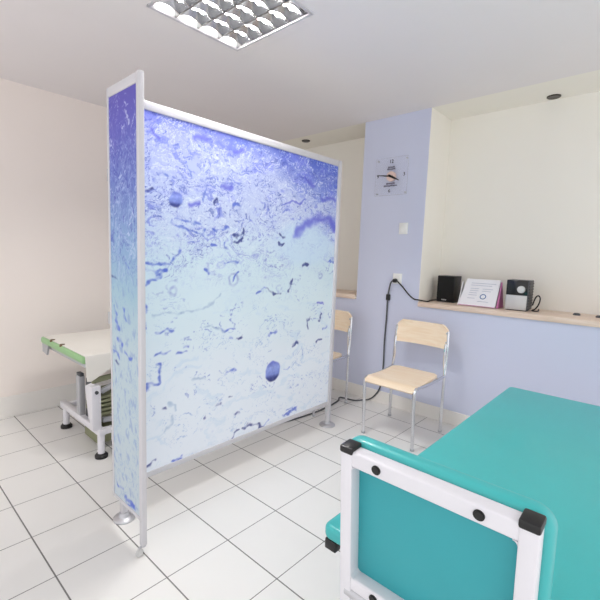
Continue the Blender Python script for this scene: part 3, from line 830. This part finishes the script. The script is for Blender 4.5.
# ------------------------------------------------------------------ treatment table (foreground)
def make_table():
    X0, X1, Y0, Y1, ZS = 1.38, 7.58, -7.34, -5.13, 1.65
    t = thing('treatment_table', 'teal padded treatment table with raised backrest in a white steel frame', 'treatment table', ((X0 + X1) / 2, (Y0 + Y1) / 2, 0))
    def cushion(x0, x1, y0, y1, z0, z1, rc, re, name, m, mtx=None, axis='z'):
        """slab with rounded plan corners (rc) and rolled edges (re)"""
        b = bmesh.new()
        def outline(inset):
            pts = []; r = max(rc - inset, .01); n = 8
            a0, a1, b0, b1 = (x0 + inset, x1 - inset, y0 + inset, y1 - inset)
            for (cx, cy, s) in ((a1 - r, b1 - r, 0), (a0 + r, b1 - r, 1), (a0 + r, b0 + r, 2), (a1 - r, b0 + r, 3)):
                for i in range(n + 1):
                    a = (s + i / n) * PI / 2; pts.append((cx + r * math.cos(a), cy + r * math.sin(a)))
            return pts
        levels = []; n = 6
        for i in range(n + 1):
            a = i / n * PI / 2; levels.append((re * (1 - math.sin(a)), z0 + re * (1 - math.cos(a))))
        for i in range(n + 1):
            a = i / n * PI / 2; levels.append((re * (1 - math.cos(a)), z1 - re * (1 - math.sin(a))))
        rings = [[b.verts.new((p[0], p[1], z)) for p in outline(i)] for i, z in levels]
        for a, c_ in zip(rings, rings[1:]):
            for k_ in range(len(a)): b.faces.new((a[k_], a[(k_ + 1) % len(a)], c_[(k_ + 1) % len(a)], c_[k_]))
        b.faces.new(rings[0][::-1]); b.faces.new(rings[-1])
        mb = MB(); mb._merge(b)
        if mtx is not None: mb.rot(mtx)
        return mb.build(name, m, t)
    cushion(X0, X1, Y0, Y1, ZS - .14, ZS, .09, .05, 'mattress', M['teal'])
    # frame under the flat part
    for y in (Y0 + .12, Y1 - .09):
        r = MB().box(X0 + .1, X1 - .15, y - .06, y + .06, ZS - .24, ZS - .142, .012, 2).build('side_rail', M['white_steel'], t)
        MB().box(X0 + .02, X0 + .11, y - .063, y + .063, ZS - .245, ZS - .141, .012, 2).build('end_cap', M['black'], r)
        MB().box(X1 - .16, X1 - .08, y - .063, y + .063, ZS - .245, ZS - .141, .012, 2).build('end_cap', M['black'], r)
    for x in (X0 + .6, (X0 + X1) / 2, X1 - .5):
        MB().box(x - .05, x + .05, Y0 + .18, Y1 - .15, ZS - .236, ZS - .15, .012, 2).build('cross_bar', M['white_steel'], t)
    for y in (Y0 + .3, Y1 - .45):
        MB().box(X0 + .5, X1 - .7, y - .06, y + .06, .12, .26, .015, 2).build('base_rail', M['white_steel'], t)
        for xa, xb in ((X0 + 1.0, X0 + 3.6), (X0 + 3.6, X0 + 1.0)):
            L = math.hypot(xb - xa, ZS - .24 - .2); ang = math.atan2(ZS - .24 - .2, abs(xb - xa)) * (1 if xb > xa else -1)
            off = .1 if xb > xa else .19
            m = MB().box(-L / 2, L / 2, -.035, .035, -.06, .06, .012, 2)
            m.rot(Matrix.Translation(((xa + xb) / 2, y - (off if y > -6 else -off), (ZS - .24 + .2) / 2)) @ Matrix.Rotation(-ang, 4, 'Y'))
            m.build('lift_arm', M['white_steel'], t)
    for x in (X0 + .7, X1 - .9):
        for y in (Y0 + .3, Y1 - .45):
            MB().cyl((x, y, 0), (x, y, .13), .09, .06, 20, .01).build('foot', M['black'], t)
        MB().box(x - .06, x + .06, Y0 + .3, Y1 - .45, .13, .25, .012, 2).build('base_cross_bar', M['white_steel'], t)
    # raised backrest: built upright about its hinge line, then leaned towards the viewer
    HX, HZ = 1.118, 1.65
    lean = Matrix.Translation((HX, 0, HZ)) @ Matrix.Rotation(math.radians(-4.0), 4, 'Y') @ Matrix.Translation((-HX, 0, -HZ))
    yl, yr = -5.522, -6.905; uw = .107; x0, x1 = HX, HX + .135; zt = 2.69; zb = 1.12
    for (ya, yb) in ((yl - uw, yl), (yr, yr + uw)):
        u_ = MB().box(x0, x1, ya, yb, zb, zt - .045, .012, 2).rot(lean).build('frame_upright', M['white_steel'], t)
        MB().box(x0 - .006, x1 + .006, ya - .006, yb + .006, zt - .06, zt, .014, 2).rot(lean).build('end_cap', M['black'], u_)
    for nm, za, zc in (('u', 2.53, zt - .03), ('l', 1.42, 1.54)):
        cb = MB().box(x0 + .003, x1 - .003, yr + uw - .01, yl - uw + .01, za, zc, .02, 3).rot(lean).build('frame_crossbar', M['white_steel'], t)
        for y in (-5.846, -6.577):
            MB().cyl((x0 - .012, y, (za + zc) / 2 + .004), (x0 + .03, y, (za + zc) / 2 + .004), .036, n=20, bev=.006).rot(lean).build('screw_cap', M['black'], cb)
    # cushion of the backrest (behind the frame) with its own teal backing board
    A = Matrix(((0, 0, 1, 0), (0, 1, 0, 0), (-1, 0, 0, 0), (0, 0, 0, 1)))     # slab's z -> world x, slab's x -> -z
    cushion(-2.68, -1.70, yr - .05, yl + .07, x1 + .012, x1 + .18, .13, .065, 'backrest_cushion', M['teal'], lean @ A)
    MB().box(x1 - .02, x1 + .02, yr + uw - .02, yl - uw + .02, 1.50, 2.58, .01, 2).rot(lean).build('backing_board', M['teal_back'], t)
    # fillets in the corners of the frame opening
    for y, s in ((yr + uw, 1), (yl - uw, -1)):
        for z, q in ((2.53, -1), (1.54, 1)):
            pr_ = [(y, z), (y + s * .03, z)] + [(y + s * .03 * (1 - math.sin(a)), z + q * .03 * (1 - math.cos(a))) for a in (PI / 8, PI / 4, 3 * PI / 8)] + [(y, z + q * .03)]
            MB().prism(pr_, 'x', x0 + .005, x1 - .005).rot(lean).build('corner_weld', M['white_steel'], t)
    # ratchet stays behind the backrest
    for y in (yl - .3, yr + .3):
        MB().tube([(HX + .25, y, 1.50), (2.0, y, 1.36)], .04, 10, 0).build('stay', M['steel'], t)
    MB().cyl((HX + .06, yr + .05, 1.38), (HX + .06, yl - .05, 1.38), .05, n=16).build('hinge_bar', M['steel'], t)
    for y in (yl - .2, yr + .2):
        MB().box(HX + .03, X0 + .3, y - .03, y + .03, 1.31, 1.40, .01, 2).build('hinge_arm', M['white_steel'], t)
    return t
make_table()

# ------------------------------------------------------------------ the couch behind the screen
def make_couch():
    X0, X1, Y0, Y1, ZT_ = 1.40, 6.1, .72, 3.2, 2.10
    t = thing('treatment_couch', 'green padded couch under a white sheet behind the screen, on a grey steel base', 'treatment couch', ((X0 + X1) / 2, 1.7, 0))
    MB().box(X0, X1, Y0, Y1, ZT_ - .165, ZT_ - .012, .05, 4).build('mattress', M['green'], t)
    MB().box(X0 + .12, X1 - .1, Y0 + .12, Y1 - .12, ZT_ - .29, ZT_ - .17, .015, 2).build('underframe', M['grey_steel'], t)
    for y in (1.95, 2.55):
        MB().lathe([(0, 0), (.06, 0), (.05, .05), (0, .06)], (X0 + .06, y, ZT_ - .03), 14).build('strap_knob', M['brown'], t)
    MB().prism([(Y1 - .42, ZT_ - .17), (Y1 - .02, ZT_ - .13), (Y1 - .02, ZT_ - .36), (Y1 - .3, ZT_ - .4)], 'x', X0 + .03, X0 + .07).build('corner_flap', M['grey_steel'], t)
    # base
    for x in (1.7, 5.7):
        MB().box(x - .065, x + .065, .57, 2.75, .46, .60, .012, 2).build('base_cross_rail', M['white_steel'], t)
        for y in (.64, 2.56):
            l = MB().cyl((x, y, .06), (x, y, .48), .07, n=20).build('leg', M['white_steel'], t)
            MB().lathe([(0, 0), (.125, 0), (.125, .05), (.09, .09), (0, .09)], (x, y, 0), 24).build('rubber_foot', M['black'], l)
    for y in (.64, 2.56):
        MB().box(1.7, 5.7, y - .06, y + .06, .47, .59, .012, 2).build('base_side_rail', M['white_steel'], t)
    MB().box(1.52, 1.70, .60, .74, .59, 1.49, .012, 2).build('front_column', M['white_steel'], t)
    MB().box(1.64, 1.76, 1.56, 1.74, .59, 1.46, .012, 2).build('front_column', M['grey_steel'], t)
    MB().box(1.655, 1.745, 1.555, 1.745, 1.45, 1.52, .01, 2).build('column_cap', M['grey_plastic'], t)
    MB().prism([(.74, .6), (1.5, .6), (1.45, 1.44), (1.28, 1.44)], 'x', 1.74, 1.77).build('gusset_plate', M['grey_plastic'], t)
    MB().prism([(.74, .62), (1.2, .62), (1.36, 1.3), (1.0, 1.46), (.74, 1.46)], 'x', 1.68, 1.72).build('cover_plate', M['white_steel'], t)
    for x, z in ((1.83, 1.40),):
        MB().cyl((1.61, .6, 1.37), (1.61, .575, 1.37), .035, n=14).build('bolt', M['grey_plastic'], t)
    for (xa, za, xb, zb_) in ((1.60, 1.55, 5.0, 1.82), (1.78, 1.30, 2.9, 1.72), (1.80, .70, 2.6, .62)):
        L = math.hypot(xb - xa, zb_ - za); ang = math.atan2(zb_ - za, xb - xa)
        m = MB().box(-L / 2, L / 2, -.04, .04, -.05, .05, .012, 2)
        m.rot(Matrix.Translation(((xa + xb) / 2, .80, (za + zb_) / 2)) @ Matrix.Rotation(-ang, 4, 'Y'))
        m.build('lift_arm', M['olive'] if za > 1.5 else M['grey_steel'], t)
    for i in range(5):
        MB().box(1.72, 2.5, .80, 1.45, .78 + i * .09, .845 + i * .09, .02, 2).build('bellows_fold', M['olive'], t)
    MB().box(1.78, 2.3, 1.0, 1.7, .1, .47, .02, 2).build('motor_box', M['olive'], t)
    # columns under the far end carry the underframe
    for y in (.9, 2.3):
        MB().box(5.3, 5.5, y - .08, y + .08, .58, ZT_ - .28, .012, 2).build('rear_column', M['white_steel'], t)
        MB().box(3.4, 3.55, y - .08, y + .08, .58, ZT_ - .28, .012, 2).build('inner_column', M['grey_steel'], t)
    return t
make_couch()
def make_sheet():
    X0, X1, Y0, Y1, Z = 1.44, 6.0, .70, 3.1, 2.10
    mb = MB()
    # top cloth plus the drop on the near long side, which comes to a point at the head end
    def cloth(u, v):
        x = X0 + (X1 - X0) * u
        dx = x - X0
        drop = .55 - .42 * min(dx, .75) / .75 * (.9) if dx > .02 else .5
        L = (Y1 - Y0)
        wob = .012 * math.sin(x * 5.1 + 1) + .008 * math.sin(x * 11.3)
        if v <= .6: return (x, Y1 - L * v / .6, Z + .003 * math.sin(9 * x) * math.sin(5 * v))
        f_ = (v - .6) / .4
        if f_ < .08: return (x, Y0 - .02 * f_ / .08, Z - .004)
        return (x + .03 * f_, Y0 - .02 + wob * f_, Z - .004 - drop * (f_ - .08) / .92)
    mb.sheet(cloth, 60, 40, .015)
    o = mb.build('couch_sheet', M['sheet']); tag(o, 'white sheet spread over the green couch behind the screen, hanging to a point', 'sheet')
make_sheet()

# ------------------------------------------------------------------ camera and light
f, cx, cy = 410.281, 279.187, 300.0
cam_d = bpy.data.cameras.new('camera'); cam = bpy.data.objects.new('camera', cam_d); COL.objects.link(cam)
R = [[0.6916901, -0.7215403, 0.0307309], [-0.0607129, -0.1004973, -0.9930832], [0.719638, 0.68504, -0.1133197]]
mt = Matrix(((R[0][0], -R[1][0], -R[2][0], 0), (R[0][1], -R[1][1], -R[2][1], 0), (R[0][2], -R[1][2], -R[2][2], 0), (0, 0, 0, 1)))
mt.translation = Vector([-1.585312, -7.300596, 4.190829]) * U
cam.matrix_world = mt
cam_d.sensor_width = 36; cam_d.lens = f / 600 * 36; cam_d.shift_x = (300 - cx) / 600; cam_d.shift_y = 0
cam_d.clip_start = .02
SC.camera = cam

w = bpy.data.worlds.new('daylight'); SC.world = w; w.use_nodes = True
bg = w.node_tree.nodes['Background']; bg.inputs['Color'].default_value = (0.985, 0.985, 1.0, 1); bg.inputs['Strength'].default_value = 1.36
M['tube'].node_tree.nodes['Emission'].inputs['Strength'].default_value = 215

SC.view_settings.view_transform = 'Standard'; SC.view_settings.look = 'None'
SC.view_settings.gamma = 1.0; SC.view_settings.use_curve_mapping = False; SC.view_settings.exposure = 0.0
